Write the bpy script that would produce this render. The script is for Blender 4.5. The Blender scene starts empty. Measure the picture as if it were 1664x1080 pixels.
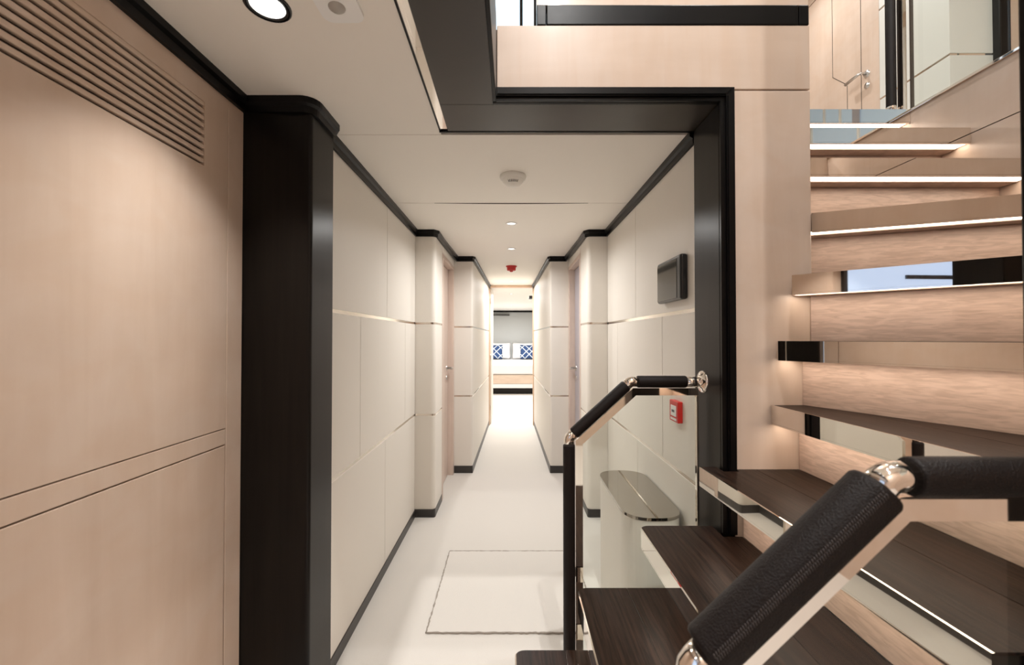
import bpy, bmesh, math, random
from mathutils import Vector, Matrix
random.seed(7)
C = bpy.context.collection
PI = math.pi
sc = bpy.context.scene

# ------------------------------------------------------------------ camera, world, exposure
cam_d = bpy.data.cameras.new('camera')
cam = bpy.data.objects.new('camera', cam_d); C.objects.link(cam)
cam_d.sensor_width = 36.0
cam_d.lens = 690.0 / 1664.0 * 36.0
cam_d.shift_x = 1.0 / 1664.0
cam_d.clip_start = 0.02
cam_d.dof.use_dof = True; cam_d.dof.focus_distance = 2.6; cam_d.dof.aperture_fstop = 5.0
cam.location = (0, 0, 1.3)
cam.rotation_euler = (PI / 2 + math.atan(9 / 690), 0, 0)
sc.camera = cam
w = bpy.data.worlds.new('world'); sc.world = w; w.use_nodes = True
w.node_tree.nodes['Background'].inputs[0].default_value = (0.75, 0.85, 1.0, 1)
w.node_tree.nodes['Background'].inputs[1].default_value = 0.6
sc.view_settings.view_transform = 'Standard'
sc.view_settings.look = 'None'
sc.view_settings.gamma = 1.0
sc.view_settings.use_curve_mapping = False
sc.view_settings.exposure = 0.74

WARM = (1.0, 0.97, 0.93); NEUT = (1.0, 0.985, 0.965); COOL = (0.86, 0.93, 1.0)
P_NEAR, P_HALL, P_BED, P_UP = 2.25, 6.8, 38.0, 9.2
LED_STRENGTH = 3.9

# ------------------------------------------------------------------ materials
def new_mat(name):
    m = bpy.data.materials.new(name); m.use_nodes = True
    nt = m.node_tree; return m, nt, nt.nodes['Principled BSDF']
def plain(name, col, rough=0.5, metal=0.0, coat=0.0, bump=None, emis=None, spec=None):
    m, nt, b = new_mat(name)
    b.inputs['Base Color'].default_value = (*col, 1)
    b.inputs['Roughness'].default_value = rough
    b.inputs['Metallic'].default_value = metal
    if coat:
        b.inputs['Coat Weight'].default_value = coat; b.inputs['Coat Roughness'].default_value = 0.06
    if spec is not None: b.inputs['Specular IOR Level'].default_value = spec
    if emis:
        b.inputs['Emission Color'].default_value = (*emis[0], 1); b.inputs['Emission Strength'].default_value = emis[1]
    n = nt.nodes.new('ShaderNodeTexNoise'); tc = nt.nodes.new('ShaderNodeTexCoord')
    nt.links.new(tc.outputs['Object'], n.inputs['Vector'])
    n.inputs['Scale'].default_value = bump[0] if bump else 30
    n.inputs['Detail'].default_value = 3
    if bump:
        bp = nt.nodes.new('ShaderNodeBump'); bp.inputs['Strength'].default_value = bump[1]
        bp.inputs['Distance'].default_value = bump[2]
        nt.links.new(n.outputs['Fac'], bp.inputs['Height']); nt.links.new(bp.outputs['Normal'], b.inputs['Normal'])
    else:
        mr = nt.nodes.new('ShaderNodeMapRange')
        mr.inputs['To Min'].default_value = max(rough - 0.015, 0); mr.inputs['To Max'].default_value = rough + 0.015
        nt.links.new(n.outputs['Fac'], mr.inputs['Value']); nt.links.new(mr.outputs['Result'], b.inputs['Roughness'])
    return m
def wood(name, c1, c2, scale, rot=0.0, rough=0.45, detail=6, coat=0.0, bump=0.0, spec=None, ripple=None):
    """grain stretched along the axis with the small scale value"""
    m, nt, b = new_mat(name); L = nt.links.new
    tc = nt.nodes.new('ShaderNodeTexCoord'); mp = nt.nodes.new('ShaderNodeMapping'); mp2 = nt.nodes.new('ShaderNodeMapping')
    mp.inputs['Rotation'].default_value = (0, 0, rot); mp2.inputs['Scale'].default_value = scale
    L(tc.outputs['Object'], mp.inputs['Vector']); L(mp.outputs['Vector'], mp2.inputs['Vector'])
    n = nt.nodes.new('ShaderNodeTexNoise'); n.inputs['Scale'].default_value = 1.0; n.inputs['Detail'].default_value = detail
    n.inputs['Roughness'].default_value = 0.6; n.inputs['Distortion'].default_value = 0.6
    L(mp2.outputs['Vector'], n.inputs['Vector'])
    r = nt.nodes.new('ShaderNodeValToRGB'); r.color_ramp.elements[0].position = 0.3; r.color_ramp.elements[1].position = 0.7
    r.color_ramp.elements[0].color = (*c1, 1); r.color_ramp.elements[1].color = (*c2, 1)
    L(n.outputs['Fac'], r.inputs['Fac'])
    col = r.outputs['Color']; hgt = n.outputs['Fac']
    # broad cloudy figure
    n2 = nt.nodes.new('ShaderNodeTexNoise'); n2.inputs['Scale'].default_value = 3.5; n2.inputs['Detail'].default_value = 3
    L(mp.outputs['Vector'], n2.inputs['Vector'])
    mx = nt.nodes.new('ShaderNodeMix'); mx.data_type = 'RGBA'; mx.blend_type = 'MULTIPLY'; mx.inputs[0].default_value = 0.35
    r2 = nt.nodes.new('ShaderNodeValToRGB'); r2.color_ramp.elements[0].position = 0.35; r2.color_ramp.elements[1].position = 0.65
    r2.color_ramp.elements[0].color = (0.80, 0.78, 0.76, 1); r2.color_ramp.elements[1].color = (1, 1, 1, 1)
    L(n2.outputs['Fac'], r2.inputs['Fac']); L(col, mx.inputs[6]); L(r2.outputs['Color'], mx.inputs[7]); col = mx.outputs[2]
    if ripple:
        mp3 = nt.nodes.new('ShaderNodeMapping'); mp3.inputs['Scale'].default_value = ripple[0]
        L(mp.outputs['Vector'], mp3.inputs['Vector'])
        n3 = nt.nodes.new('ShaderNodeTexNoise'); n3.inputs['Scale'].default_value = 1.0; n3.inputs['Detail'].default_value = 4
        n3.inputs['Distortion'].default_value = 0.8
        L(mp3.outputs['Vector'], n3.inputs['Vector'])
        r3 = nt.nodes.new('ShaderNodeValToRGB'); r3.color_ramp.elements[0].position = 0.38; r3.color_ramp.elements[1].position = 0.62
        k = ripple[1]; r3.color_ramp.elements[0].color = (k, k * .97, k * .94, 1); r3.color_ramp.elements[1].color = (1, 1, 1, 1)
        L(n3.outputs['Fac'], r3.inputs['Fac'])
        m3 = nt.nodes.new('ShaderNodeMix'); m3.data_type = 'RGBA'; m3.blend_type = 'MULTIPLY'; m3.inputs[0].default_value = 1.0
        L(col, m3.inputs[6]); L(r3.outputs['Color'], m3.inputs[7]); col = m3.outputs[2]
    L(col, b.inputs['Base Color'])
    b.inputs['Roughness'].default_value = rough
    if spec is not None: b.inputs['Specular IOR Level'].default_value = spec
    if coat: b.inputs['Coat Weight'].default_value = coat; b.inputs['Coat Roughness'].default_value = 0.12
    if bump:
        bp = nt.nodes.new('ShaderNodeBump'); bp.inputs['Strength'].default_value = bump; bp.inputs['Distance'].default_value = 0.002
        L(hgt, bp.inputs['Height']); L(bp.outputs['Normal'], b.inputs['Normal'])
    return m

PALE = ((0.65, 0.51, 0.41), (0.70, 0.56, 0.46))
M = {}
M['pale_wood'] = wood('pale sycamore', *PALE, (14, 14, 1.2), rough=0.36, coat=0.15, ripple=((6, 6, 9), 0.975))
M['pale_wood_h'] = wood('pale sycamore beam', *PALE, (1.6, 4, 8), rough=0.34, coat=0.15, ripple=((20, 20, 2), 0.98))
M['riser_wood'] = wood('figured sycamore riser', (0.72, 0.545, 0.445), (0.76, 0.585, 0.485), (3, 3, 12), rough=0.42, ripple=((17, 17, 120), 0.80))
M['frame_wood'] = wood('warm maple frame', (0.66, 0.44, 0.30), (0.74, 0.53, 0.37), (20, 20, 2), rough=0.4)
M['pink_wood'] = wood('rosy door veneer', (0.64, 0.51, 0.44), (0.72, 0.59, 0.51), (30, 30, 2), rough=0.4)
M['wenge'] = wood('dark wenge', (0.004, 0.003, 0.0025), (0.009, 0.007, 0.0055), (45, 45, 2.0), rough=0.3, spec=0.2)
M['wenge_h'] = wood('dark wenge soffit', (0.020, 0.014, 0.010), (0.030, 0.022, 0.015), (3, 3, 30), rough=0.33, coat=0.1)
M['black_trim'] = plain('black lacquer trim', (0.003, 0.0025, 0.0025), 0.3, spec=0.2)
M['skirting'] = plain('dark skirting', (0.03, 0.026, 0.024), 0.35)
M['cream'] = plain('cream lacquer panel', (0.79, 0.745, 0.68), 0.5)
M['white_panel'] = plain('off white upper panel', (0.72, 0.72, 0.68), 0.38)
M['ceiling'] = plain('cream ceiling', (0.89, 0.84, 0.77), 0.6)
M['gap'] = plain('dark shadow gap', (0.05, 0.035, 0.025), 0.8)
M['joint'] = plain('taupe joint', (0.20, 0.155, 0.12), 0.6)
M['chrome'] = plain('mirror polished steel', (0.88, 0.82, 0.76), 0.035, 1.0)
M['fascia'] = plain('mirror polished nosing', (0.86, 0.80, 0.74), 0.02, 1.0)
M['strip'] = plain('polished inlay strip', (0.72, 0.66, 0.59), 0.14, 1.0)
M['satin'] = plain('satin steel', (0.62, 0.60, 0.58), 0.28, 1.0)
M['carpet'] = plain('cream carpet', (0.68, 0.645, 0.60), 0.95, bump=(420, 0.5, 0.004), spec=0.1)
M['hatch_edge'] = plain('grey hatch edge', (0.33, 0.29, 0.25), 0.95, bump=(300, 0.8, 0.004))
M['white'] = plain('white plastic', (0.90, 0.89, 0.87), 0.4)
M['offwhite'] = plain('ivory plastic', (0.86, 0.83, 0.77), 0.45)
M['greylens'] = plain('grey sensor lens', (0.42, 0.39, 0.35), 0.35)
M['red'] = plain('red plastic', (0.55, 0.015, 0.012), 0.35)
M['black'] = plain('black plastic', (0.008, 0.008, 0.009), 0.25)
M['screen'] = plain('dark glass screen', (0.035, 0.035, 0.03), 0.06, coat=0.5)
M['printed'] = plain('printed label', (0.75, 0.74, 0.72), 0.5)
M['ink'] = plain('grey ink', (0.08, 0.08, 0.09), 0.5)
M['linen'] = plain('white linen', (0.82, 0.81, 0.80), 0.85, bump=(60, 0.3, 0.01))
M['headboard'] = plain('pale grey upholstered wall', (0.48, 0.49, 0.48), 0.8)
M['bed_wood'] = wood('bed base veneer', (0.62, 0.47, 0.36), (0.72, 0.58, 0.46), (3, 3, 20), rough=0.5)
M['lens_on'] = plain('lit lamp lens', (0.8, 0.8, 0.78), 0.3, emis=((1, 0.96, 0.9), 1.2))
M['led'] = plain('warm lit strip', (0.9, 0.85, 0.8), 0.5, emis=((1.0, 0.85, 0.70), LED_STRENGTH))
M['window'] = plain('daylight blind', (0.7, 0.8, 0.85), 0.5, emis=((0.66, 0.84, 1.0), 0.75))
M['dusk_pane'] = plain('grey blue glow pane', (0.3, 0.36, 0.42), 0.3, emis=((0.62, 0.80, 1.0), 0.22))  # glow for the grey blue reflection in the top nosings
M['blue_pane'] = plain('blue glow pane', (0.3, 0.36, 0.42), 0.3, emis=((0.50, 0.68, 1.0), 0.6))  # glow for the blue reflection in a winder nosing
M['curtain'] = plain('sheer curtain', (0.8, 0.8, 0.78), 0.8, emis=((0.9, 0.95, 1.0), 0.6))
M['lavender'] = plain('lavender grey light tint', (0.42, 0.40, 0.45), 0.3)  # cool light on the right door leaf put into the colour
M['console_top'] = plain('grey mirror top', (0.42, 0.39, 0.35), 0.04, 1.0)

def glass_mat():
    m = bpy.data.materials.new('clear glass'); m.use_nodes = True; nt = m.node_tree; nt.nodes.clear(); L = nt.links.new
    o = nt.nodes.new('ShaderNodeOutputMaterial'); mx = nt.nodes.new('ShaderNodeMixShader'); f = nt.nodes.new('ShaderNodeFresnel')
    t = nt.nodes.new('ShaderNodeBsdfTransparent'); g = nt.nodes.new('ShaderNodeBsdfGlossy')
    t.inputs[0].default_value = (0.955, 0.97, 0.955, 1); g.inputs['Roughness'].default_value = 0.01; f.inputs[0].default_value = 1.35
    ge = nt.nodes.new('ShaderNodeNewGeometry'); ml = nt.nodes.new('ShaderNodeMath'); iv = nt.nodes.new('ShaderNodeMath')
    iv.operation = 'SUBTRACT'; iv.inputs[0].default_value = 1.0; L(ge.outputs['Backfacing'], iv.inputs[1])
    ml.operation = 'MULTIPLY'; L(f.outputs[0], ml.inputs[0]); L(iv.outputs[0], ml.inputs[1])
    L(ml.outputs[0], mx.inputs[0]); L(t.outputs[0], mx.inputs[1]); L(g.outputs[0], mx.inputs[2]); L(mx.outputs[0], o.inputs[0])
    return m
M['glass'] = glass_mat()
def leather_mat():
    m, nt, b = new_mat('dark stitched leather'); L = nt.links.new
    b.inputs['Base Color'].default_value = (0.008, 0.0045, 0.0035, 1); b.inputs['Roughness'].default_value = 0.5; b.inputs['Specular IOR Level'].default_value = 0.22
    tc = nt.nodes.new('ShaderNodeTexCoord'); v = nt.nodes.new('ShaderNodeTexVoronoi'); v.inputs['Scale'].default_value = 420
    n = nt.nodes.new('ShaderNodeTexNoise'); n.inputs['Scale'].default_value = 900
    ad = nt.nodes.new('ShaderNodeMath'); ad.operation = 'ADD'
    bp = nt.nodes.new('ShaderNodeBump'); bp.inputs['Strength'].default_value = 0.55; bp.inputs['Distance'].default_value = 0.0012
    L(tc.outputs['Object'], v.inputs['Vector']); L(tc.outputs['Object'], n.inputs['Vector'])
    L(v.outputs['Distance'], ad.inputs[0]); L(n.outputs['Fac'], ad.inputs[1])
    L(ad.outputs[0], bp.inputs['Height']); L(bp.outputs['Normal'], b.inputs['Normal'])
    return m
M['leather'] = leather_mat()
M['thread'] = plain('dark waxed thread', (0.055, 0.042, 0.038), 0.45)
def cushion_mat():
    m, nt, b = new_mat('blue lattice fabric'); L = nt.links.new
    tc = nt.nodes.new('ShaderNodeTexCoord'); s = nt.nodes.new('ShaderNodeSeparateXYZ'); L(tc.outputs['Object'], s.inputs[0])
    outs = []
    for sg in ('ADD', 'SUBTRACT'):
        a = nt.nodes.new('ShaderNodeMath'); a.operation = sg; L(s.outputs['X'], a.inputs[0]); L(s.outputs['Z'], a.inputs[1])
        k = nt.nodes.new('ShaderNodeMath'); k.operation = 'MULTIPLY'; k.inputs[1].default_value = 2.6; L(a.outputs[0], k.inputs[0])
        p = nt.nodes.new('ShaderNodeMath'); p.operation = 'PINGPONG'; p.inputs[1].default_value = 0.5; L(k.outputs[0], p.inputs[0])
        d = nt.nodes.new('ShaderNodeMath'); d.operation = 'SUBTRACT'; d.inputs[1].default_value = 0.2; L(p.outputs[0], d.inputs[0])
        e = nt.nodes.new('ShaderNodeMath'); e.operation = 'ABSOLUTE'; L(d.outputs[0], e.inputs[0])
        c = nt.nodes.new('ShaderNodeMath'); c.operation = 'LESS_THAN'; c.inputs[1].default_value = 0.035; L(e.outputs[0], c.inputs[0])
        outs.append(c.outputs[0])
    mxx = nt.nodes.new('ShaderNodeMath'); mxx.operation = 'MAXIMUM'; L(outs[0], mxx.inputs[0]); L(outs[1], mxx.inputs[1])
    mix = nt.nodes.new('ShaderNodeMix'); mix.data_type = 'RGBA'
    mix.inputs[6].default_value = (0.022, 0.055, 0.15, 1); mix.inputs[7].default_value = (0.65, 0.7, 0.75, 1)
    L(mxx.outputs[0], mix.inputs[0]); L(mix.outputs[2], b.inputs['Base Color']); b.inputs['Roughness'].default_value = 0.85
    return m
M['cushion'] = cushion_mat()
_tw = {}
def tread_wood(ang):
    k = round(ang, 2)
    if k not in _tw:
        _tw[k] = wood('smoked oak boards', (0.003, 0.0015, 0.001), (0.034, 0.018, 0.012), (110, 5.0, 20), rot=-k, rough=0.36, detail=8, bump=0.3, spec=0.1)
    return _tw[k]

# ------------------------------------------------------------------ mesh helpers
class MB:
    def __init__(s): s.bm = bmesh.new()
    def box(s, x0, x1, y0, y1, z0, z1, bev=0.0, seg=2):
        x0, x1 = min(x0, x1), max(x0, x1); y0, y1 = min(y0, y1), max(y0, y1); z0, z1 = min(z0, z1), max(z0, z1)
        r = bmesh.ops.create_cube(s.bm, size=1.0); vs = r['verts']
        for v in vs:
            v.co = Vector(((x0 + x1) / 2 + v.co.x * (x1 - x0), (y0 + y1) / 2 + v.co.y * (y1 - y0), (z0 + z1) / 2 + v.co.z * (z1 - z0)))
        if bev > 0:
            es = list({e for v in vs for e in v.link_edges})
            bmesh.ops.bevel(s.bm, geom=es, offset=bev, segments=seg, affect='EDGES', profile=0.5)
        return s
    def prism(s, poly, z0, z1, mat=None):
        n = len(poly)
        a = sum(poly[i][0] * poly[(i + 1) % n][1] - poly[(i + 1) % n][0] * poly[i][1] for i in range(n))
        if a < 0: poly = poly[::-1]
        T = mat or Matrix.Identity(4)
        lo = [s.bm.verts.new(T @ Vector((p[0], p[1], z0))) for p in poly]
        hi = [s.bm.verts.new(T @ Vector((p[0], p[1], z1))) for p in poly]
        s.bm.faces.new(hi); s.bm.faces.new(lo[::-1])
        for i in range(n):
            j = (i + 1) % n; s.bm.faces.new((lo[i], lo[j], hi[j], hi[i]))
        return s
    def tube(s, pts, r, seg=24, cap=True, sy=1.0, up=None):
        pts = [Vector(p) for p in pts]; rings = []
        for i, p in enumerate(pts):
            a = (pts[i] - pts[i - 1]).normalized() if i else None
            b = (pts[i + 1] - pts[i]).normalized() if i < len(pts) - 1 else None
            t = (a + b).normalized() if a and b else (a or b)
            k = 1.0
            ref = Vector((0, 1, 0)) if abs(t.y) < 0.9 else Vector((0, 0, 1))
            u = ref.cross(t).normalized(); v = t.cross(u).normalized()
            if a and b: k = 1 / max(0.4, t.dot(a))
            rr = r[i] if isinstance(r, (list, tuple)) else r
            ring = []
            for q in range(seg):
                an = 2 * PI * q / seg
                ring.append(s.bm.verts.new(p + u * math.cos(an) * rr * k + v * math.sin(an) * rr * sy))
            rings.append(ring)
        for i in range(len(rings) - 1):
            for q in range(seg):
                f = s.bm.faces.new((rings[i][q], rings[i][(q + 1) % seg], rings[i + 1][(q + 1) % seg], rings[i + 1][q])); f.smooth = True
        if cap:
            s.bm.faces.new(rings[0][::-1]); s.bm.faces.new(rings[-1])
        return s
    def lathe(s, prof, T, seg=40):
        """prof: (radius, height) pairs; T places the axis"""
        rings = []
        for r, h in prof:
            if r < 1e-6: rings.append([s.bm.verts.new(T @ Vector((0, 0, h)))])
            else: rings.append([s.bm.verts.new(T @ Vector((r * math.cos(2 * PI * q / seg), r * math.sin(2 * PI * q / seg), h))) for q in range(seg)])
        for a, b in zip(rings, rings[1:]):
            for q in range(seg):
                q2 = (q + 1) % seg
                va = [a[0]] if len(a) == 1 else [a[q], a[q2]]
                vb = [b[0]] if len(b) == 1 else [b[q2], b[q]]
                if len(va) + len(vb) >= 3:
                    f = s.bm.faces.new(va + vb); f.smooth = True
        return s
    def build(s, name, mat, parent=None, kind=None, smooth=False):
        bmesh.ops.recalc_face_normals(s.bm, faces=s.bm.faces[:])
        me = bpy.data.meshes.new(name); s.bm.to_mesh(me); s.bm.free()
        me.materials.append(mat)
        if smooth:
            for p in me.polygons: p.use_smooth = True
        o = bpy.data.objects.new(name, me); C.objects.link(o)
        if parent is not None: 
            o.parent = parent; o.matrix_parent_inverse = Matrix.Identity(4)
            o.location = -Vector(parent.get('_w', (0, 0, 0)))
            o['_w'] = (0.0, 0.0, 0.0)
        if kind: o['kind'] = kind
        return o
def thing(name, label, cat, loc, group=None):
    o = bpy.data.objects.new(name, None); C.objects.link(o); o.location = loc; o['_w'] = tuple(loc)
    o.empty_display_size = 0.05
    o['label'] = label; o['category'] = cat
    if group: o['group'] = group
    return o
def tag(o, label, cat, group=None):
    o['label'] = label; o['category'] = cat
    if group: o['group'] = group
    return o
def lab(o, label): o['label'] = label; return o
def B(*a, **k): return MB().box(*a, **k)
def clip(poly, p, n):
    """keep the side where (q - p) . n >= 0"""
    out = []
    for i in range(len(poly)):
        a, b = poly[i], poly[(i + 1) % len(poly)]
        da = (a[0] - p[0]) * n[0] + (a[1] - p[1]) * n[1]; db = (b[0] - p[0]) * n[0] + (b[1] - p[1]) * n[1]
        if da >= 0: out.append(a)
        if da * db < 0:
            t = da / (da - db); out.append((a[0] + (b[0] - a[0]) * t, a[1] + (b[1] - a[1]) * t))
    return out
def rounded(poly, corners, r, seg=6):
    out = []; n = len(poly)
    for i, p in enumerate(poly):
        if i not in corners: out.append(p); continue
        p = Vector(p); a = (Vector(poly[i - 1]) - p).normalized(); b = (Vector(poly[(i + 1) % n]) - p).normalized()
        for k in range(seg + 1):
            t = k / seg
            q = (p + a * r) * (1 - t) ** 2 + p * 2 * t * (1 - t) + (p + b * r) * t ** 2
            out.append((q.x, q.y))
    return out

# ------------------------------------------------------------------ lights
def lamp(loc, power, col, size=0.06, spread=170, rot=(0, 0, 0)):
    l = bpy.data.lights.new('lamp_light', 'AREA'); l.shape = 'DISK'; l.size = size; l.energy = power; l.color = col
    l.spread = math.radians(spread)
    o = bpy.data.objects.new('lamp_light', l); C.objects.link(o); o.location = loc; o.rotation_euler = rot
    return o
def downlight(x, y, z, power, col, label, group=None, ring='satin', r=0.04, spread=170, rim=0.012):
    t = thing('downlight', label, 'ceiling light', (x, y, z), group)
    T = Matrix.Translation((x, y, z))
    MB().lathe([(r - rim, 0.012), (r - rim, -0.003), (r - 0.002, -0.004), (r, -0.002), (r, 0.004)], T).build('trim_ring', M[ring], t)
    MB().lathe([(0, -0.0022), (r - rim + 0.001, -0.0015), (r - rim + 0.001, 0.012)], T).build('lens', M['lens_on'], t)
    l = lamp((x, y, z - 0.006), power, col, size=2 * (r - rim), spread=spread)
    l.parent = t; l.location = (0, 0, -0.006)
    return t
ZC = 2.09          # ceiling over the lobby and the corridor
ZU = 4.50          # ceiling of the deck above
ZD = 2.34          # floor of the deck above
downlight(-0.58, 1.00, ZC, P_NEAR, WARM, 'round black rimmed downlight in the lobby ceiling by the wood cupboard', ring='black', r=0.052, rim=0.013, spread=96)
G = 'downlights along the middle of the ceiling'
downlight(0, 2.92, ZC, P_HALL, NEUT, 'steel rimmed downlight nearest the smoke detector in the corridor ceiling', G, spread=158)
downlight(0, 3.75, ZC, P_HALL * 0.6, NEUT, 'steel rimmed downlight just before the red sounder in the corridor ceiling', G, spread=158)
downlight(0, 5.91, ZC, P_HALL * 1.1, NEUT, 'steel rimmed downlight between the red sounder and the far doorway', G)
downlight(0, 7.6, ZC, P_BED, NEUT, 'bedroom downlight nearest the far doorway', G)
downlight(0, 10.4, ZC, P_BED, NEUT, 'bedroom downlight above the bed', G)
G2 = 'unseen downlights added behind the viewer'  # out of view, added for ambient light in the lobby
downlight(-0.58, -0.35, ZC, P_NEAR, WARM, 'black rimmed lobby downlight added unseen behind the viewer by the left wall', G2, ring='black', r=0.052, rim=0.013, spread=96)
downlight(-0.58, -1.5, ZC, P_NEAR, WARM, 'black rimmed lobby downlight added unseen, farthest behind the viewer', G2, ring='black', r=0.052, rim=0.013, spread=96)
G3 = 'unseen downlights added in the upper deck ceiling'  # none in view; added to brighten the stairwell and landing
for (x, y, n) in ((0.45, 0.3, 'over the stairwell by the railing'), (1.3, 0.9, 'over the winding steps'), (1.35, 2.6, 'over the landing at the top of the steps'),
                  (2.2, 3.6, 'in front of the upper door'), (0.4, -1.2, 'over the stairwell behind the viewer'), (2.3, 1.3, 'beside the upper white wall')):
    downlight(x, y, ZU, P_UP * (3.7 if y < 0.5 else (1.6 if y < 1 else 0.8)), NEUT, 'added upper deck downlight ' + n, G3)

# ------------------------------------------------------------------ setting: lower deck
S = 'structure'
B(-0.95, 1.9, -2.1, 3.1, -0.1, 0).build('floor', M['carpet'], kind=S)
B(-2.2, 2.2, 3.1, 12.3, -0.1, 0).build('floor_corridor', M['carpet'], kind=S)
# ceilings
m = MB(); m.box(-0.95, -0.272, -2.1, 1.640, ZC, ZD); m.build('ceiling', M['ceiling'], kind=S)
m = MB(); m.box(-0.95, 0.74, 1.643, 2.476, ZC, ZD)
m.build('ceiling_corridor', M['ceiling'], kind=S)
m = MB(); m.box(-0.95, 0.95, 2.482, 6.45, ZC, ZD); m.box(-2.2, 2.2, 6.45, 12.3, ZC, ZD); m.build('ceiling_far', M['ceiling'], kind=S)
m = MB(); m.box(-0.9, 0.72, 2.470, 2.490, ZC + 0.02, ZC + 0.03); m.build('trim_1', M['gap'], kind=S)
m = MB()                                                # slightly sagging joint between two ceiling panels
pts = [(-0.45 + 0.9 * i / 24, 2.478 + 0.012 * math.sin(PI * i / 24)) for i in range(25)]
m.prism([(p[0], 2.476) for p in pts][::-1] + pts, ZC - 0.0015, ZC + 0.0005); m.build('trim_2', M['gap'], kind=S)
# dark L shaped soffit round the stair opening, its black lip and the steel channel
m = MB()
m.prism([(-0.240, -2.1), (-0.062, -2.1), (-0.062, 1.416), (-0.240, 1.416)], ZC - 0.006, ZC + 0.02)
m.build('trim_3', M['wenge_h'], kind=S)
m = MB(); m.prism([(-0.240, 1.6025), (-0.240, 1.4180), (0.70, 1.4180), (0.70, 1.6025)], ZC - 0.006, ZC + 0.02)
m.build('trim_4', M['wenge_h'], kind=S)
m = MB()
m.box(-0.062, -0.050, -2.1, 1.398, ZC - 0.008, ZD + 0.02, 0.003)
m.box(-0.062, 0.736, 1.402, 1.4175, ZC - 0.008, 2.088, 0.003)
m.build('trim_5', M['black_trim'], kind=S)
m = MB(); m.box(-0.268, -0.242, -2.1, 1.60, ZC - 0.002, ZC + 0.01); m.build('trim_6', M['chrome'], kind=S)
m = MB(); m.box(-0.274, -0.268, -2.1, 1.606, ZC - 0.004, ZC + 0.02); m.box(-0.274, 0.70, 1.6025, 1.609, ZC - 0.008, ZC + 0.02); m.build('trim_7', M['black_trim'], kind=S)
m = MB(); m.box(-0.272, -0.064, -2.1, 1.62, ZC + 0.022, ZD); m.box(-0.272, 0.74, 1.42, 1.642, ZC + 0.022, ZD); m.build('ceiling_void', M['gap'], kind=S)
# portal: black architrave with a mitred corner, stepped towards the opening
def frame_step(name, x_out, z_out, x_in, z_in, y0, y1, zfoot, mat):
    m = MB(); T = Matrix(((1, 0, 0, 0), (0, 0, -1, 0), (0, 1, 0, 0), (0, 0, 0, 1)))
    a = [(-0.05, z_out), (x_out, z_out), (x_in, z_in), (-0.05, z_in)]
    b = [(x_out, z_out), (x_out, zfoot), (x_in, zfoot), (x_in, z_in)]
    m.prism(a, -y1, -y0, T); m.prism(b, -y1, -y0, T); return m
m = frame_step('x', 0.733, 2.124, 0.706, 2.096, 1.380, 1.402, 0.662, None)
bmesh.ops.bevel(m.bm, geom=[e for e in m.bm.edges if all(v.co.y < 1.381 for v in e.verts)], offset=0.004, segments=2, affect='EDGES')
m.build('trim_8', M['black_trim'], kind=S)
m = frame_step('x', 0.706, 2.096, 0.690, 2.083, 1.392, 1.402, 0.662, None); m.build('trim_9', M['black_trim'], kind=S)
m = MB(); m.box(0.690, 0.760, 1.403, 1.60, 0.0, ZC - 0.008, 0.004); m.build('trim_10', M['wenge'], kind=S)   # right jamb lining
# dark column on the left
m = MB()
poly = rounded([(-0.90, 1.395), (-0.660, 1.395), (-0.660, 1.565), (-0.90, 1.565)], [1], 0.012)
m.prism(poly, 0, ZC); m.build('wall_column', M['wenge'], kind=S)
# black cornices
def cornice(name, path, d=0.022, h=0.045, z=ZC):
    """path of (x, y); profile stands d proud on the left-hand side of travel"""
    m = MB(); n = len(path)
    prof = [(0, 0), (d, 0), (d, -h * 0.42), (d * 0.55, -h * 0.55), (d * 0.5, -h), (0, -h)]
    rings = []
    for i, p in enumerate(path):
        p = Vector((p[0], p[1]))
        a = (p - Vector(path[i - 1])).normalized() if i else None
        b = (Vector(path[i + 1]) - p).normalized() if i < n - 1 else None
        t = (a + b).normalized() if a and b else (a or b)
        nn = Vector((-t.y, t.x)); k = 1.0
        if a: k = 1 / max(0.5, nn.dot(Vector((-a.y, a.x))))
        rings.append([m.bm.verts.new((p.x + nn.x * q[0] * k, p.y + nn.y * q[0] * k, z + q[1])) for q in prof])
    for a, b in zip(rings, rings[1:]):
        for q in range(len(prof)):
            q2 = (q + 1) % len(prof); m.bm.faces.new((a[q], a[q2], b[q2], b[q]))
    m.bm.faces.new(rings[0][::-1]); m.bm.faces.new(rings[-1])
    return m.build(name, M['black_trim'], kind=S)
def arc(cx, cy, r, a0, a1, n=6):
    return [(cx + r * math.cos(math.radians(a0 + (a1 - a0) * i / n)), cy + r * math.sin(math.radians(a0 + (a1 - a0) * i / n))) for i in range(n + 1)]
XL = -0.884
leftp = [(-0.332, 6.36), (-0.375, 4.13), (-0.385, 4.112), (-0.535, 4.112), (-0.555, 3.40), (-0.555, 3.13), (-0.575, 3.102), (-0.705, 3.102), (-0.705, 1.62),
         (-0.662, 1.56)] + [(-0.662, 1.43)] + arc(-0.692, 1.425, 0.03, 0, -90) + [(XL, 1.395), (XL, -2.1)]
# travelling with the room on the left hand: reverse for the right-hand wall
cornice('trim_11', leftp, 0.024, 0.048)
rightp = [(-p[0], p[1]) for p in leftp[:8]] + [(0.705, 1.612)]
cornice('trim_12', rightp[::-1], 0.024, 0.048)

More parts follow.
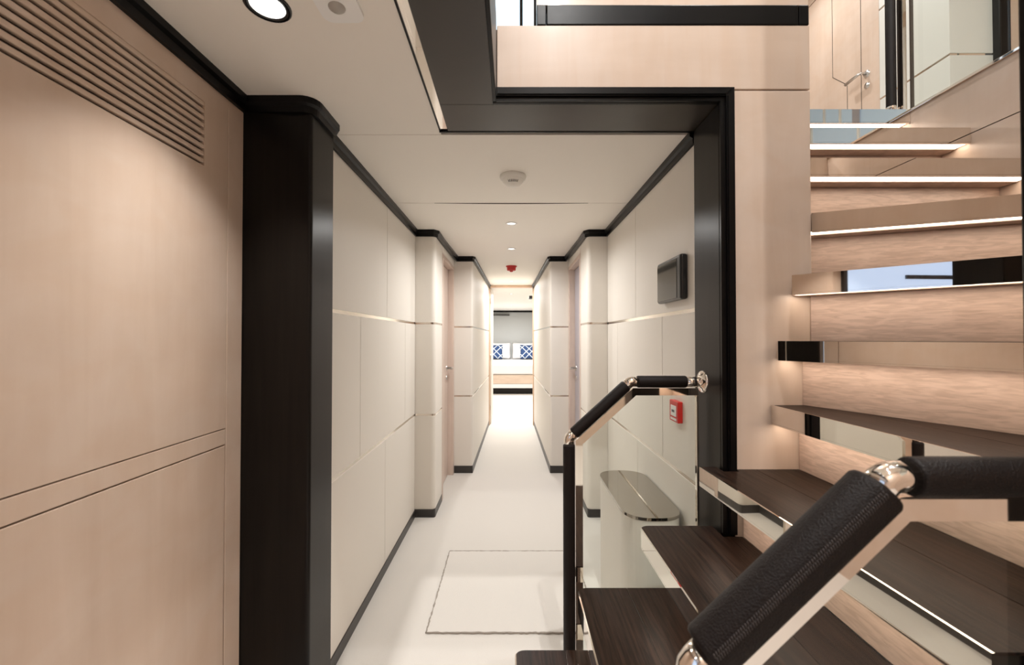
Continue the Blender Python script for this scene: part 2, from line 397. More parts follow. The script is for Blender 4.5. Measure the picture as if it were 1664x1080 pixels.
# lobby left wall (behind the built-in cupboard) and the walls behind the viewer
m = MB(); m.box(-0.96, -0.915, -2.1, 1.39, 0, ZC)
m.build('wall_left', M['pale_wood'], kind=S)
m = MB(); m.box(-0.96, 1.9, -2.14, -2.1, 0, ZU); m.build('wall_back', M['pale_wood'], kind=S)
m = MB(); m.box(1.815, 1.86, -2.1, 2.3, 0, 2.106); m.box(1.815, 1.86, -2.1, 2.3, 2.110, ZD - 0.012); m.build('wall_right', M['pale_wood'], kind=S)
m = MB(); m.box(1.818, 1.85, -2.1, 2.3, 2.10, 2.12); m.build('trim_13', M['gap'], kind=S)
m = MB(); m.box(1.808, 1.866, -2.1, 1.93, ZD - 0.012, ZD, 0.002); m.build('trim_14', M['chrome'], kind=S)
m = MB(); m.box(0.86, 1.815, 0.44, 0.485, 0, ZD); m.build('wall_stair_near', M['pale_wood'], kind=S)

# corridor walls: three rows of cream panels with polished strips
def corridor(side):
    sg = -1 if side == 'left' else 1
    m = MB(); ch = MB(); sk = MB(); sm = MB()
    rows = [(0.052, 0.733), (0.748, 1.400), (1.415, ZC)]
    seams = [[2.375], [1.98, 2.81], [2.40]]
    y0 = 1.555 if sg < 0 else 1.602
    for (z0, z1), ss in zip(rows, seams):
        ys = [y0] + ss + [3.098]
        for a, b in zip(ys, ys[1:]):
            m.box(sg * 0.703, sg * 0.735, a + 0.002, b - 0.002, z0, z1, 0.001, 1)
    m.box(sg * 0.712, sg * 0.76, y0, 3.42, 0, ZC)
    for (z0, z1), ss in zip(rows, seams):
        for a in ss: sm.box(sg * 0.7065, sg * 0.713, a - 0.0022, a + 0.0022, z0, z1)
    # first pilaster, rounded towards the corridor
    for (z0, z1) in rows:
        poly = rounded([(sg * 0.71, 3.10), (sg * 0.555, 3.10), (sg * 0.555, 3.40), (sg * 0.71, 3.40)], [1], 0.035)
        m.prism(poly, z0, z1)
    # second pilaster and the narrow run to the far doorway
    for (z0, z1) in rows:
        poly = rounded([(sg * 0.71, 4.11), (sg * 0.375, 4.11), (sg * 0.335, 6.34), (sg * 0.71, 6.34)], [1], 0.02)
        m.prism(poly, z0, z1)
    # header over the side door
    m.box(sg * 0.553, sg * 0.71, 3.40, 4.11, 1.985, ZC)
    m.build('wall_corridor_' + side, M['cream'], kind=S)
    for z0, z1 in ((0.733, 0.748), (1.400, 1.415)):
        ch.box(sg * 0.705, sg * 0.715, y0, 3.098, z0, z1)
        ch.prism(rounded([(sg * 0.70, 3.102), (sg * 0.557, 3.102), (sg * 0.557, 3.40), (sg * 0.70, 3.40)], [1], 0.033), z0, z1)
        ch.prism(rounded([(sg * 0.70, 4.112), (sg * 0.377, 4.112), (sg * 0.337, 6.33), (sg * 0.70, 6.33)], [1], 0.02), z0, z1)
    ch.build('trim_15' if sg < 0 else 'trim_16', M['strip'], kind=S)
    sk.box(sg * 0.698, sg * 0.72, y0, 3.098, 0, 0.052)
    sk.prism(rounded([(sg * 0.72, 3.094), (sg * 0.553, 3.094), (sg * 0.553, 3.40), (sg * 0.72, 3.40)], [1], 0.02), 0, 0.058)
    sk.prism(rounded([(sg * 0.70, 4.105), (sg * 0.372, 4.105), (sg * 0.334, 6.33), (sg * 0.70, 6.33)], [1], 0.012), 0, 0.07)
    sm.build('trim_21' if sg < 0 else 'trim_22', M['joint'], kind=S)
    sk.build('baseboard_' + side, M['skirting'], kind=S)
    # side door in its frame
    d = bpy.data.objects.new('door_1' if sg < 0 else 'door_2', None); C.objects.link(d); d.location = (sg * 0.6, 3.75, 0); d['_w'] = (sg * 0.6, 3.75, 0.0); d['kind'] = S
    fr = MB(); fr.box(sg * 0.552, sg * 0.70, 4.045, 4.109, 0, 1.984, 0.002); fr.box(sg * 0.552, sg * 0.70, 3.401, 3.45, 0, 1.984, 0.002)
    fr.box(sg * 0.552, sg * 0.70, 3.45, 4.045, 1.95, 1.984, 0.002); fr.build('frame', M['pink_wood'], d)
    B(sg * 0.605, sg * 0.645, 3.453, 4.040, 0.006, 1.946, 0.002).build('leaf', M['pink_wood' if sg < 0 else 'lavender'], d)  # right leaf: bluish light from another room put into its colour
    T = Matrix.Translation((sg * 0.605, 3.97, 1.02)) @ Matrix.Rotation(-sg * PI / 2, 4, 'Y')
    h = MB(); h.lathe([(0, 0.008), (0.024, 0.008), (0.026, 0.0)], T); h.tube([(sg * 0.60, 3.97, 1.02), (sg * 0.555, 3.97, 1.02), (sg * 0.55, 3.96, 1.02), (sg * 0.55, 3.86, 1.02)], 0.009, 12)
    h.build('handle', M['satin'], d)
    k = MB(); k.lathe([(0, 0.006), (0.02, 0.006), (0.021, 0.0)], Matrix.Translation((sg * 0.605, 3.97, 0.93)) @ Matrix.Rotation(-sg * PI / 2, 4, 'Y')); k.build('lock_rose', M['satin'], d)
corridor('left'); corridor('right')

# far doorway
d = bpy.data.objects.new('door_3', None); C.objects.link(d); d.location = (0, 6.38, 0); d['_w'] = (0.0, 6.38, 0.0); d['kind'] = S
fr = MB()
fr.box(-0.362, -0.322, 6.341, 6.45, 0, ZC - 0.001, 0.003); fr.box(0.322, 0.362, 6.341, 6.45, 0, ZC - 0.001, 0.003); fr.box(-0.322, 0.322, 6.341, 6.45, ZC - 0.03, ZC - 0.001, 0.003)
fr.build('frame', M['frame_wood'], d)
B(-0.345, -0.305, 6.452, 7.10, 0.006, 2.05, 0.002).build('leaf', M['cream'], d)
for z in (0.25, 1.02, 1.86):
    MB().tube([(-0.316, 6.445, z - 0.04), (-0.316, 6.445, z + 0.04)], 0.007, 10).build('hinge', M['satin'], d)
B(0.27, 0.318, 6.455, 6.60, 1.90, 1.945, 0.004).build('closer', M['black'], d)

# bedroom shell
m = MB(); m.box(-2.2, -0.362, 6.35, 6.45, 0, ZC); m.box(0.362, 2.2, 6.35, 6.45, 0, ZC); m.build('wall_bedroom_front', M['cream'], kind=S)
m = MB(); m.box(-2.24, -2.2, 6.45, 12.3, 0, ZC); m.build('wall_bedroom_left', M['cream'], kind=S)
m = MB(); m.box(2.2, 2.24, 6.45, 12.3, 0, ZC); m.build('wall_bedroom_right', M['cream'], kind=S)
m = MB(); m.box(-2.2, 2.2, 12.25, 12.3, 0, ZC); m.build('wall_bedroom_far', M['headboard'], kind=S)
m = MB(); m.box(-2.2, 2.2, 12.18, 12.25, ZC - 0.05, ZC); m.build('trim_17', M['black_trim'], kind=S)
m = MB(); m.box(-0.55, -0.05, 12.20, 12.25, ZC - 0.14, ZC - 0.115); m.build('trim_18', M['skirting'], kind=S)

# ------------------------------------------------------------------ setting: right-hand panel wall and the deck above
m = MB(); m.box(0.735, 0.992, 1.40, 1.45, 0.0, 2.121, 0.002); m.build('wall_stair', M['pale_wood'], kind=S)
m = MB(); m.box(-0.048, 0.992, 1.40, 1.42, 2.126, ZD, 0.002); m.box(0.74, 0.992, 1.42, 1.45, 2.126, ZD); m.build('wall_beam', M['pale_wood_h'], kind=S)
m = MB(); m.box(0.085, 0.115, 1.398, 1.44, ZD + 0.001, 2.408, 0.002); m.box(0.117, 0.955, 1.398, 1.44, ZD + 0.001, 2.408, 0.003); m.box(0.957, 0.990, 1.398, 1.44, ZD + 0.001, 2.408, 0.003)
m.build('baseboard_upper', M['black_trim'], kind=S)
m = MB(); m.box(0.085, 0.990, 1.402, 1.44, 2.41, ZU); m.build('wall_upper_cabin', M['pale_wood_h'], kind=S)
m = MB()
m.box(-2.0, -0.274, -2.1, 4.6, ZD - 0.001, ZD + 0.03) ; m.box(-0.27, 0.99, 1.46, 4.6, ZD - 0.04, ZD); m.box(0.99, 3.9, 2.16, 4.6, ZD - 0.2, ZD); m.box(1.87, 3.9, -2.1, 2.16, ZD - 0.2, ZD - 0.012)
m.build('floor_upper', M['carpet'], kind=S)
m = MB(); m.box(0.745, 1.87, 2.10, 2.158, 0, ZD - 0.21); m.build('wall_under_landing', M['pale_wood'], kind=S)
m = MB(); m.box(-2.0, 3.9, -2.14, 4.64, ZU, ZU + 0.05); m.build('ceiling_upper', M['ceiling'], kind=S)
XU = 2.75
m = MB(); ch = MB()
for z0, z1 in ((ZD, 3.073), (3.088, 3.743), (3.758, ZU)):
    m.box(XU, XU + 0.06, 2.64, 3.145, z0, z1)
    m.box(XU + 0.06, 3.02, 2.64, 2.70, z0, z1)
for z in (3.073, 3.743):
    ch.box(XU + 0.003, XU + 0.05, 2.643, 3.145, z, z + 0.015); ch.box(XU + 0.06, 3.02, 2.643, 2.69, z, z + 0.015)
m.build('wall_upper_white', M['white_panel'], kind=S); ch.build('trim_19', M['chrome'], kind=S)
m = MB(); m.box(3.02, 3.09, 2.60, 2.70, ZD, ZU, 0.004); m.build('trim_20', M['black_trim'], kind=S)
m = MB(); m.box(3.09, 3.9, 2.64, 2.70, ZD, ZU); m.box(3.86, 3.9, -2.1, 2.64, ZD, ZU); m.build('wall_upper_right', M['pale_wood'], kind=S)
m = MB(); m.box(XU, XU + 0.06, 3.147, 3.20, ZD, ZU); m.box(XU, XU + 0.06, 3.96, 4.6, ZD, ZU); m.box(XU, XU + 0.06, 3.20, 3.96, 4.36, ZU)
m.box(0.92, XU + 0.06, 4.6, 4.64, ZD, ZU); m.build('wall_upper_far', M['pale_wood'], kind=S)
d = bpy.data.objects.new('door_4', None); C.objects.link(d); d.location = (XU, 3.58, ZD); d['_w'] = (XU, 3.58, ZD); d['kind'] = S
B(XU + 0.004, XU + 0.045, 3.203, 3.957, ZD + 0.004, 4.355, 0.002).build('leaf', M['pale_wood'], d)
g = MB()
def yz_line(m, pts, w=0.004, x0=XU + 0.0025, x1=XU + 0.006):
    for (a, b), (c2, d2) in zip(pts, pts[1:]):
        v = Vector((c2 - a, d2 - b)).normalized(); n = Vector((-v.y, v.x)) * w / 2
        T = Matrix(((0, 0, 1, 0), (1, 0, 0, 0), (0, 1, 0, 0), (0, 0, 0, 1)))
        m.prism([(a + n.x, b + n.y), (a - n.x, b - n.y), (c2 - n.x, d2 - n.y), (c2 + n.x, d2 + n.y)], x0, x1, T)
yz_line(g, [(3.61, 4.35), (3.61, 3.53), (3.455, 3.375), (3.455, ZD + 0.01)]); yz_line(g, [(3.315, 4.35), (3.315, ZD + 0.01)])
g.build('groove', M['gap'], d)
T = Matrix.Translation((XU + 0.004, 3.262, 3.345)) @ Matrix.Rotation(-PI / 2, 4, 'Y')
h = MB(); h.lathe([(0, 0.009), (0.024, 0.009), (0.027, 0.0)], T)
h.tube([(XU, 3.262, 3.345), (XU - 0.045, 3.262, 3.345), (XU - 0.055, 3.275, 3.345), (XU - 0.055, 3.40, 3.34)], [0.010, 0.010, 0.011, 0.012], 14)
h.build('handle', M['satin'], d)
MB().lathe([(0, 0.012), (0.010, 0.012), (0.011, 0.007), (0.022, 0.006), (0.024, 0.0)], Matrix.Translation((XU + 0.004, 3.262, 3.255)) @ Matrix.Rotation(-PI / 2, 4, 'Y')).build('lock_rose', M['satin'], d)
# upper window seen past the beam
m = MB(); m.box(-2.0, -1.3, 3.0, 3.06, ZD, ZU); m.box(0.17, 0.92, 3.0, 3.06, ZD, ZU); m.box(-1.3, 0.17, 3.0, 3.06, ZD, 3.02); m.box(-1.3, 0.17, 3.0, 3.06, 4.2, ZU); m.box(0.88, 0.92, 3.06, 4.6, ZD, ZU)
m.build('wall_upper_window', M['white_panel'], kind=S)
d = bpy.data.objects.new('window_1', None); C.objects.link(d); d.location = (-0.5, 3.0, 3.02); d['_w'] = (-0.5, 3.0, 3.02); d['kind'] = S
B(-1.3, 0.17, 3.035, 3.045, 3.02, 4.2).build('pane', M['window'], d)
f = MB(); f.box(0.060, 0.080, 2.98, 3.034, 3.02, 4.2); f.box(0.160, 0.180, 2.98, 3.034, 3.02, 4.2); f.box(-1.3, -1.28, 2.98, 3.034, 3.02, 4.2); f.build('window_frame', M['black'], d)
cu = MB()
for i in range(4): cu.tube([(0.122 + 0.011 * i, 3.018, 3.02), (0.122 + 0.011 * i, 3.018, 4.2)], 0.008, 10)
cu.build('curtain', M['curtain'], d)
m = MB(); m.box(-2.04, -2.0, -2.1, 3.06, ZD, ZU); m.box(-2.0, -0.96, -2.14, -2.1, ZD, ZU); m.box(1.9, 3.9, -2.14, -2.1, ZD, ZU); m.build('wall_upper_left', M['white_panel'], kind=S)
# unseen glowing panes added behind the viewer for blue reflections in the polished nosings
d = bpy.data.objects.new('added_blue_opening', None); C.objects.link(d); d.location = (-0.91, -1.35, 1.0); d['_w'] = (-0.91, -1.35, 1.0); d['kind'] = S  # added pane stands in for an opening to a blue-lit room
B(-0.912, -0.904, -1.78, -0.42, 1.0, 1.98).build('pane', M['blue_pane'], d)
f = MB()
for a in (-1.81, -0.42): f.box(-0.914, -0.885, a, a + 0.03, 0.97, 2.01)
f.box(-0.914, -0.885, -1.78, -0.42, 0.97, 1.0); f.box(-0.914, -0.885, -1.78, -0.42, 1.98, 2.01); f.box(-0.903, -0.89, -1.78, -0.9, 1.755, 1.785)  # short middle bar stands in for a dark reflected object
f.build('window_frame', M['black'], d)
d = bpy.data.objects.new('added_window', None); C.objects.link(d); d.location = (3.86, -1.1, 3.7); d['_w'] = (3.86, -1.1, 3.7); d['kind'] = S  # unseen window added where the top nosings mirror it
B(3.845, 3.855, -2.05, -0.25, 3.25, 4.3).build('pane', M['dusk_pane'], d)
f = MB()
for a in (-2.08, -1.35, -1.10, -0.25): f.box(3.83, 3.859, a, a + 0.03, 3.22, 4.33)
f.box(3.83, 3.859, -2.05, -0.25, 3.22, 3.25); f.box(3.83, 3.859, -2.05, -0.25, 4.3, 4.33); f.build('window_frame', M['white'], d)
B(3.825, 3.829, -0.9, -0.8, 3.3, 4.28).build('curtain', M['lavender'], d)

# ------------------------------------------------------------------ built-in cupboard with louvred vent
t = thing('built_in_cupboard', 'pale wood built-in cupboard with louvred vent beside the dark column', 'cupboard', (XL, 0.3, 0))
YA, YB = -0.30, 1.392
fr = MB()
fr.box(-0.914, XL, 1.320, YB, 0.0, ZC, 0.001); fr.box(-0.914, XL, YA, 1.3165, 0.972, 1.019, 0.0015)
fr.box(-0.914, -0.900, YA, 1.32, 0.0, ZC)
fr.build('frame', M['pale_wood'], t)
VY0, VY1, VZ0, VZ1 = -0.20, 1.216, 1.795, 1.980
up = MB(); 
up.box(-0.899, XL, YA, VY0, 1.0225, ZC - 0.001); up.box(-0.899, XL, VY1, 1.3165, 1.0225, ZC - 0.001)
up.box(-0.899, XL, VY0, VY1, 1.0225, VZ0); up.box(-0.899, XL, VY0, VY1, VZ1, ZC - 0.001)
u = up.build('upper_door', M['pale_wood'], t)
B(-0.8995, -0.897, VY0, VY1, VZ0, VZ1).build('vent_backing', M['gap'], u)
n = 9; pitch = (VZ1 - VZ0) / (n + 0.0)
for i in range(n):
    z = VZ0 + pitch * (i + 0.40)
    z1 = min(z + pitch * 0.60, VZ1)
    B(-0.897, XL - 0.0006, VY0, VY1, z, z1, 0.0025, 2).build('slat', M['pale_wood'], u)
B(-0.899, XL, YA, 1.3135, 0.02, 0.9685, 0.0015).build('lower_door', M['pale_wood'], t)

# ------------------------------------------------------------------ staircase
st = thing('staircase', 'winding staircase with dark oak treads, mirror nosings and lit figured wood risers', 'stairs', (0.9, 1.0, 0))
NE = 0.585
inner = 1.40
treads = [  # polygon (first edge = nosing), rounded corner indices
 dict(p=[(0.012, 1.458), (0.012, NE), (0.335, NE), (0.335, 1.458)], c=[0, 1], zi=1),
 dict(p=[(0.222, 1.458), (0.222, NE), (0.545, NE), (0.545, 1.458)], c=[0, 1], zi=2),
 dict(p=[(0.434, 1.458), (0.434, NE), (0.745, NE), (0.745, 1.378), (0.684, 1.378), (0.684, 1.458)], c=[0, 1], zi=3),
 dict(p=[(0.628, 1.425), (0.655, NE), (0.965, NE), (0.942, 1.398), (0.735, 1.398), (0.735, 1.376), (0.684, 1.376), (0.684, 1.425)], c=[], zi=4),
 dict(p=[(0.853, 1.398), (0.880, 0.487), (1.385, 0.487), (0.958, 1.398)], c=[], zi=5),
 dict(p=[(0.865, 1.384), (1.277, 0.487), (1.813, 0.487), (1.813, 0.618), (0.986, 1.398), (0.878, 1.398)], c=[], zi=6),
 dict(p=[(0.894, 1.351), (1.800, 0.495), (1.813, 0.495), (1.813, 1.186), (1.03, 1.50), (0.994, 1.50), (0.994, 1.398), (0.928, 1.398)], c=[], zi=7),
 dict(p=[(0.986, 1.390), (1.813, 1.063), (1.813, 1.57), (0.994, 1.57), (0.994, 1.398)], c=[], zi=8),
 dict(p=[(0.77, 1.455), (1.813, 1.455), (1.813, 1.78), (0.77, 1.78)], c=[], zi=9),
 dict(p=[(0.77, 1.665), (1.813, 1.665), (1.813, 2.03), (0.77, 2.03)], c=[], zi=10),
 dict(p=[(0.77, 1.918), (1.813, 1.918), (1.813, 2.155), (0.77, 2.155)], c=[], zi=11),
]
risers = [  # foot line of the riser under tread n
 [(0.130, NE + .02), (0.130, 1.45)], [(0.338, NE + .02), (0.338, 1.45)], [(0.548, NE + .02), (0.548, 1.45)], [(0.748, NE + .02), (0.748, 1.376)],
 [(0.968, 0.49), (0.943, 1.396)], [(1.385, 0.487), (0.958, 1.398)], [(1.813, 0.618), (0.986, 1.397)], [(1.813, 1.186), (1.03, 1.497)],
 [(1.813, 1.570), (0.77, 1.570)], [(1.813, 1.780), (0.77, 1.780)], [(1.813, 2.030), (0.77, 2.030)]]
TH = 0.062
for i, td in enumerate(treads):
    z1 = 1.29 + 0.21 * (td['zi'] - 6); p = td['p']
    a, b = Vector(p[0]), Vector(p[1]); dr = (b - a).normalized(); nb = Vector((-dr.y, dr.x))
    cen = Vector((sum(q[0] for q in p) / len(p), sum(q[1] for q in p) / len(p)))
    if (cen - a).dot(nb) < 0: nb = -nb
    pr = rounded(p, td['c'], 0.035) if td['c'] else p
    body = MB().prism(pr, z1 - TH + 0.004, z1 - 0.003).build('tread', M['fascia'], st)
    lab(body, 'mirror polished tread edge')
    # boards on top, split by one joint parallel to the nosing
    inset = []
    n = len(pr)
    cc = cen
    off = [clip(pr, a + nb * 0.004, nb)]
    base = off[0]
    # pull every outline vertex in a little
    base = [(q[0] + (cc.x - q[0]) * 0.006, q[1] + (cc.y - q[1]) * 0.003) for q in base]
    ang = math.atan2(dr.x, -dr.y)
    bd = MB()
    w = 0.17
    for s0, s1 in ((0.0, w), (w + 0.0018, 2 * w), (2 * w + 0.0018, 3 * w), (3 * w + .0018, 9)):
        q = clip(clip(base, a + nb * s0, nb), a + nb * s1, -nb)
        if len(q) > 2: bd.prism(q, z1 - 0.0035, z1)
    bd.build('board_top', tread_wood(ang), body)
    # light strip behind the nosing, then a timber underside
    rim = clip(clip([(q[0], q[1]) for q in pr], a + nb * 0.0045, -nb), a, nb)
    if len(rim) > 2: MB().prism(rim, z1 - 0.0031, z1 + 0.0003).build('nosing_rim', M['fascia'], body)
    lip = clip(pr, a + nb * 0.008, -nb)
    MB().prism(lip, z1 - TH - 0.001, z1 - TH + 0.0045).build('nosing_lip', M['fascia'], body)
    und = clip([(q[0] + (cc.x - q[0]) * 0.004, q[1] + (cc.y - q[1]) * 0.004) for q in pr], a + nb * 0.056, nb)
    if len(und) > 2: MB().prism(und, z1 - TH, z1 - TH + 0.0045).build('underside', M['riser_wood'], body)
    led = clip(clip([(q[0] + (cc.x - q[0]) * 0.01, q[1] + (cc.y - q[1]) * 0.03) for q in pr], a + nb * 0.0085, nb), a + nb * 0.054, -nb)
    if len(led) > 2: MB().prism(led, z1 - TH + 0.0025, z1 - TH + 0.0045).build('light_strip', M['led'], body)
    # riser
    (x0, y0), (x1, y1) = risers[i]
    v = Vector((x1 - x0, y1 - y0)).normalized(); nn = Vector((-v.y, v.x))
    if nn.dot(nb) < 0: nn = -nn
    zb = max(0.001, z1 - 0.21 + 0.0005) if i else 0.001
    MB().prism([(x0, y0), (x1, y1), (x1 + nn.x * 0.018, y1 + nn.y * 0.018), (x0 + nn.x * 0.018, y0 + nn.y * 0.018)], zb, z1 - TH - 0.0005).build('riser', M['riser_wood'], st)

# ------------------------------------------------------------------ railings
def rail_section(pa, pb, r, parent, seam=True, r_end=None):
    pa, pb = Vector(pa), Vector(pb); d = (pb - pa); L = d.length; d.normalize()
    pts = [pa, pa + d * 0.003, pa + d * 0.006, pb - d * 0.006, pb - d * 0.003, pb]
    o = MB().tube(pts, [r - 0.002, r - 0.0003, r, r, r - 0.0003, r - 0.002], 32).build('leather_grip', M['leather'], parent)
    if seam:
        m = MB(); side = Vector((0, -1, 0)); upv = side.cross(d)
        n = int(L / 0.0036)
        for k in range(n):
            for row, an in ((0, 18), (1, 26)):
                c = pa + d * (0.006 + (k + 0.5) * (L - 0.012) / n)
                e = math.radians(an); rad = side * math.cos(e) + upv * math.sin(e)
                q = c + rad * (r + 0.0001)
                tv = (rad.cross(d)).normalized()
                m.tube([q - tv * 0.0022 - d * 0.0010, q + rad * 0.0005, q + tv * 0.0022 + d * 0.0010], 0.0006, 5)
        m.build('stitching', M['thread'], o)
    return o
def elbow(c, d0, d1, r, parent, a=0.014):
    c, d0, d1 = Vector(c), Vector(d0).normalized(), Vector(d1).normalized()
    a = 0.008
    pts = [c - d0 * (a + 0.018), c - d0 * a]
    for k in (1,):
        t = 0.5; pts.append((c - d0 * a) * (1 - t) ** 2 + c * 2 * t * (1 - t) + (c + d1 * a) * t * t)
    pts += [c + d1 * a, c + d1 * (a + 0.018)]
    return MB().tube(pts, r, 28).build('steel_elbow', M['chrome'], parent)
def flatbar(path, wy, wz, y, parent, name='flat_bar'):
    """ribbon of rectangular section following (x, z) path; wz is its width across the path"""
    m = MB(); n = len(path); A = []; Bv = []
    for i, p in enumerate(path):
        p = Vector(p); a = (p - Vector(path[i - 1])).normalized() if i else None
        b = (Vector(path[i + 1]) - p).normalized() if i < n - 1 else None
        t = (a + b).normalized() if a and b else (a or b)
        nn = Vector((-t.y, t.x)); k = 1 / max(0.5, nn.dot(Vector((-a.y, a.x)))) if a else 1
        A.append(p + nn * wz / 2 * k); Bv.append(p - nn * wz / 2 * k)
    T = Matrix(((1, 0, 0, 0), (0, 0, -1, 0), (0, 1, 0, 0), (0, 0, 0, 1)))
    for i in range(n - 1):
        m.prism([A[i], A[i + 1], Bv[i + 1], Bv[i]], -(y + wy / 2), -(y - wy / 2), T)
    bmesh.ops.remove_doubles(m.bm, verts=m.bm.verts[:], dist=1e-5)
    return m.build(name, M['chrome'], parent)
def railing(Y, label, foot, xend, wall_x, rg, gfoot, k1=(0.207, 0.942), k2=(0.428, 1.143), rd=None):
    k1 = Vector((k1[0], Y, k1[1])); k2 = Vector((k2[0], Y, k2[1]))
    t = thing('stair_railing', label, 'railing', (k1.x, Y, foot))
    rs = 0.0185
    d0 = Vector((0, 0, 1)); d1 = (k2 - k1).normalized(); d2 = Vector((1, 0, 0))
    post = rail_section((k1.x, Y, foot + 0.05), k1 - d0 * 0.024, rg, t, seam=(Y < 1)); post.name = 'leather_post'
    MB().lathe([(rs, 0.06), (rs, 0.012), (0.034, 0.008), (0.034, 0.0), (0, 0)], Matrix.Translation((k1.x, Y, foot))).build('foot_collar', M['chrome'], t)
    elbow(k1, d0, d1, rs, t); elbow(k2, d1, d2, rs, t)
    rail_section(k1 + d1 * 0.024, k2 - d1 * 0.020, rd or rg, t, seam=(Y < 1))
    rail_section(k2 + d2 * 0.024, (xend, Y, k2.z), rg, t, seam=False)
    MB().tube([(xend - 0.01, Y, k2.z), (wall_x - 0.004, Y, k2.z)], rs, 24).build('steel_stub', M['chrome'], t)
    T = Matrix.Translation((wall_x, Y, k2.z)) @ Matrix.Rotation(-PI / 2, 4, 'Y')
    MB().lathe([(0, 0.014), (0.022, 0.014), (0.026, 0.010), (0.036, 0.008), (0.040, 0.004), (0.040, 0.0)], T).build('wall_flange', M['chrome'], t)
    # flat bar under the grip carrying the glass
    o = rg + 0.013 + 0.001
    n1 = Vector((d1.z, 0, -d1.x))
    a = math.tan((math.atan2(d1.z, d1.x)) / 2)
    P2 = (k2.x + a * o, k2.z - o); h = math.tan((PI / 2 - math.atan2(d1.z, d1.x)) / 2)
    P1 = (k1.x + o, k1.z - h * o)
    path = [(k1.x + o, foot + 0.02), P1, P2, (wall_x - 0.02, k2.z - o)]
    flatbar(path, 0.012, 0.026, Y, t)
    # glass
    ins = 0.011
    T = Matrix(((1, 0, 0, 0), (0, 0, -1, 0), (0, 1, 0, 0), (0, 0, 0, 1)))
    gl = MB().prism([(P1[0] + ins, gfoot), (P1[0] + ins, P1[1] - ins * .4), (P2[0] + ins * .5, P2[1] - ins), (wall_x - 0.028, P2[1] - ins), (wall_x - 0.028, gfoot)], -(Y + 0.005), -(Y - 0.005), T)
    gl.build('glass_panel', M['glass'], t)
    MB().box(wall_x - 0.0275, wall_x - 0.020, Y - 0.008, Y + 0.008, gfoot, P2[1] - 0.013, 0.001).build('edge_channel', M['chrome'], t)
    for z in (foot + 0.12, foot + 0.45):
        MB().box(k1.x + rg - 0.002, k1.x + o - 0.012, Y - 0.006, Y + 0.006, z, z + 0.03, 0.002).build('glass_clamp', M['chrome'], t)
    return t
railing(1.53, 'leather wrapped stair railing with glass panel, ending on the dark door frame', 0.0, 0.628, 0.690, 0.0215, 0.02)
railing(0.508, 'near leather wrapped stair railing in the foreground with stitched grip', 0.0, 0.66, 0.700, 0.0235, 0.02, k1=(0.214, 0.912), k2=(0.449, 1.135), rd=0.030)
# dark post at the near side of the stairs
tag(B(0.700, 0.86, 0.40, 0.582, 0, ZU, 0.003).build('dark_post', M['wenge'], None), 'dark wood post at the right edge that carries the near railing', 'post')
# upper railing along the stairwell
t = thing('stair_railing', 'upper landing glass railing with dark leather post above the top step', 'railing', (1.775, 1.97, ZD))
rail_section((1.775, 1.97, ZD + 0.035), (1.775, 1.97, ZD + 1.05), 0.0195, t, seam=False).name = 'leather_post'
MB().lathe([(0.019, 0.04), (0.019, 0.0), (0, 0)], Matrix.Translation((1.775, 1.97, ZD))).build('foot_collar', M['chrome'], t)
rail_section((1.775, 1.93, ZD + 1.07), (1.775, -1.9, ZD + 1.07), 0.0215, t, seam=False)
elbow((1.775, 1.97, ZD + 1.07), (0, 0, 1), (0, -1, 0), 0.017, t)
B(1.802, 1.820, 1.938, 1.968, ZD + 0.002, ZD + 1.04, 0.001).build('flat_bar', M['chrome'], t)
B(1.838, 1.848, -1.9, 1.935, ZD + 0.001, ZD + 1.02).build('glass_panel', M['glass'], t)
B(1.836, 1.850, 1.935, 1.941, ZD + 0.001, ZD + 1.02).build('edge_channel', M['gap'], t)
B(1.83, 1.856, -1.9, 1.55, ZD + 0.0005, ZD + 0.012).build('base_channel', M['satin'], t)

# ------------------------------------------------------------------ small things on ceiling and walls
t = thing('smoke_detector', 'round ivory smoke detector on the corridor ceiling', 'smoke detector', (0.008, 2.06, ZC))
T = Matrix.Translation((0.008, 2.06, ZC)) @ Matrix.Rotation(PI, 4, 'X')
MB().lathe([(0.062, 0.0), (0.064, 0.006), (0.062, 0.016), (0.055, 0.020)], T).build('base', M['offwhite'], t)
MB().lathe([(0.055, 0.018), (0.050, 0.030), (0.036, 0.044), (0.022, 0.050), (0.020, 0.052), (0, 0.053)], T).build('dome', M['offwhite'], t)
for k in range(7):
    an = -PI / 2 + (k - 3) * 0.17
    c = Vector((0.008 + 0.0435 * math.cos(an), 2.06 + 0.0435 * math.sin(an), ZC - 0.0375))
    MB().tube([c + Vector((0.003 * math.cos(an), 0.003 * math.sin(an), 0.006)), c - Vector((0.004 * math.cos(an), 0.004 * math.sin(an), 0.004))], 0.0017, 8).build('slot', M['black'], t)
t = thing('fire_sounder', 'red fire alarm sounder on the corridor ceiling', 'fire alarm', (0, 4.66, ZC))
T = Matrix.Translation((0, 4.66, ZC)) @ Matrix.Rotation(PI, 4, 'X')
MB().lathe([(0.060, 0), (0.060, 0.008), (0.050, 0.012), (0.048, 0.045), (0.042, 0.050), (0, 0.050)], T).build('body', M['red'], t)
MB().lathe([(0.020, 0.050), (0.018, 0.060), (0.010, 0.064), (0, 0.065)], T).build('lens', M['red'], t)
t = thing('motion_sensor', 'white square motion sensor with grey lens on the lobby ceiling', 'sensor', (-0.41, 0.985, ZC))
sq = rounded([(-0.46, 0.93), (-0.36, 0.93), (-0.36, 1.045), (-0.46, 1.045)], [0, 1, 2, 3], 0.028)
MB().prism(sq, ZC - 0.008, ZC).build('plate', M['white'], t)
T = Matrix.Translation((-0.413, 0.995, ZC - 0.006)) @ Matrix.Rotation(PI, 4, 'X')
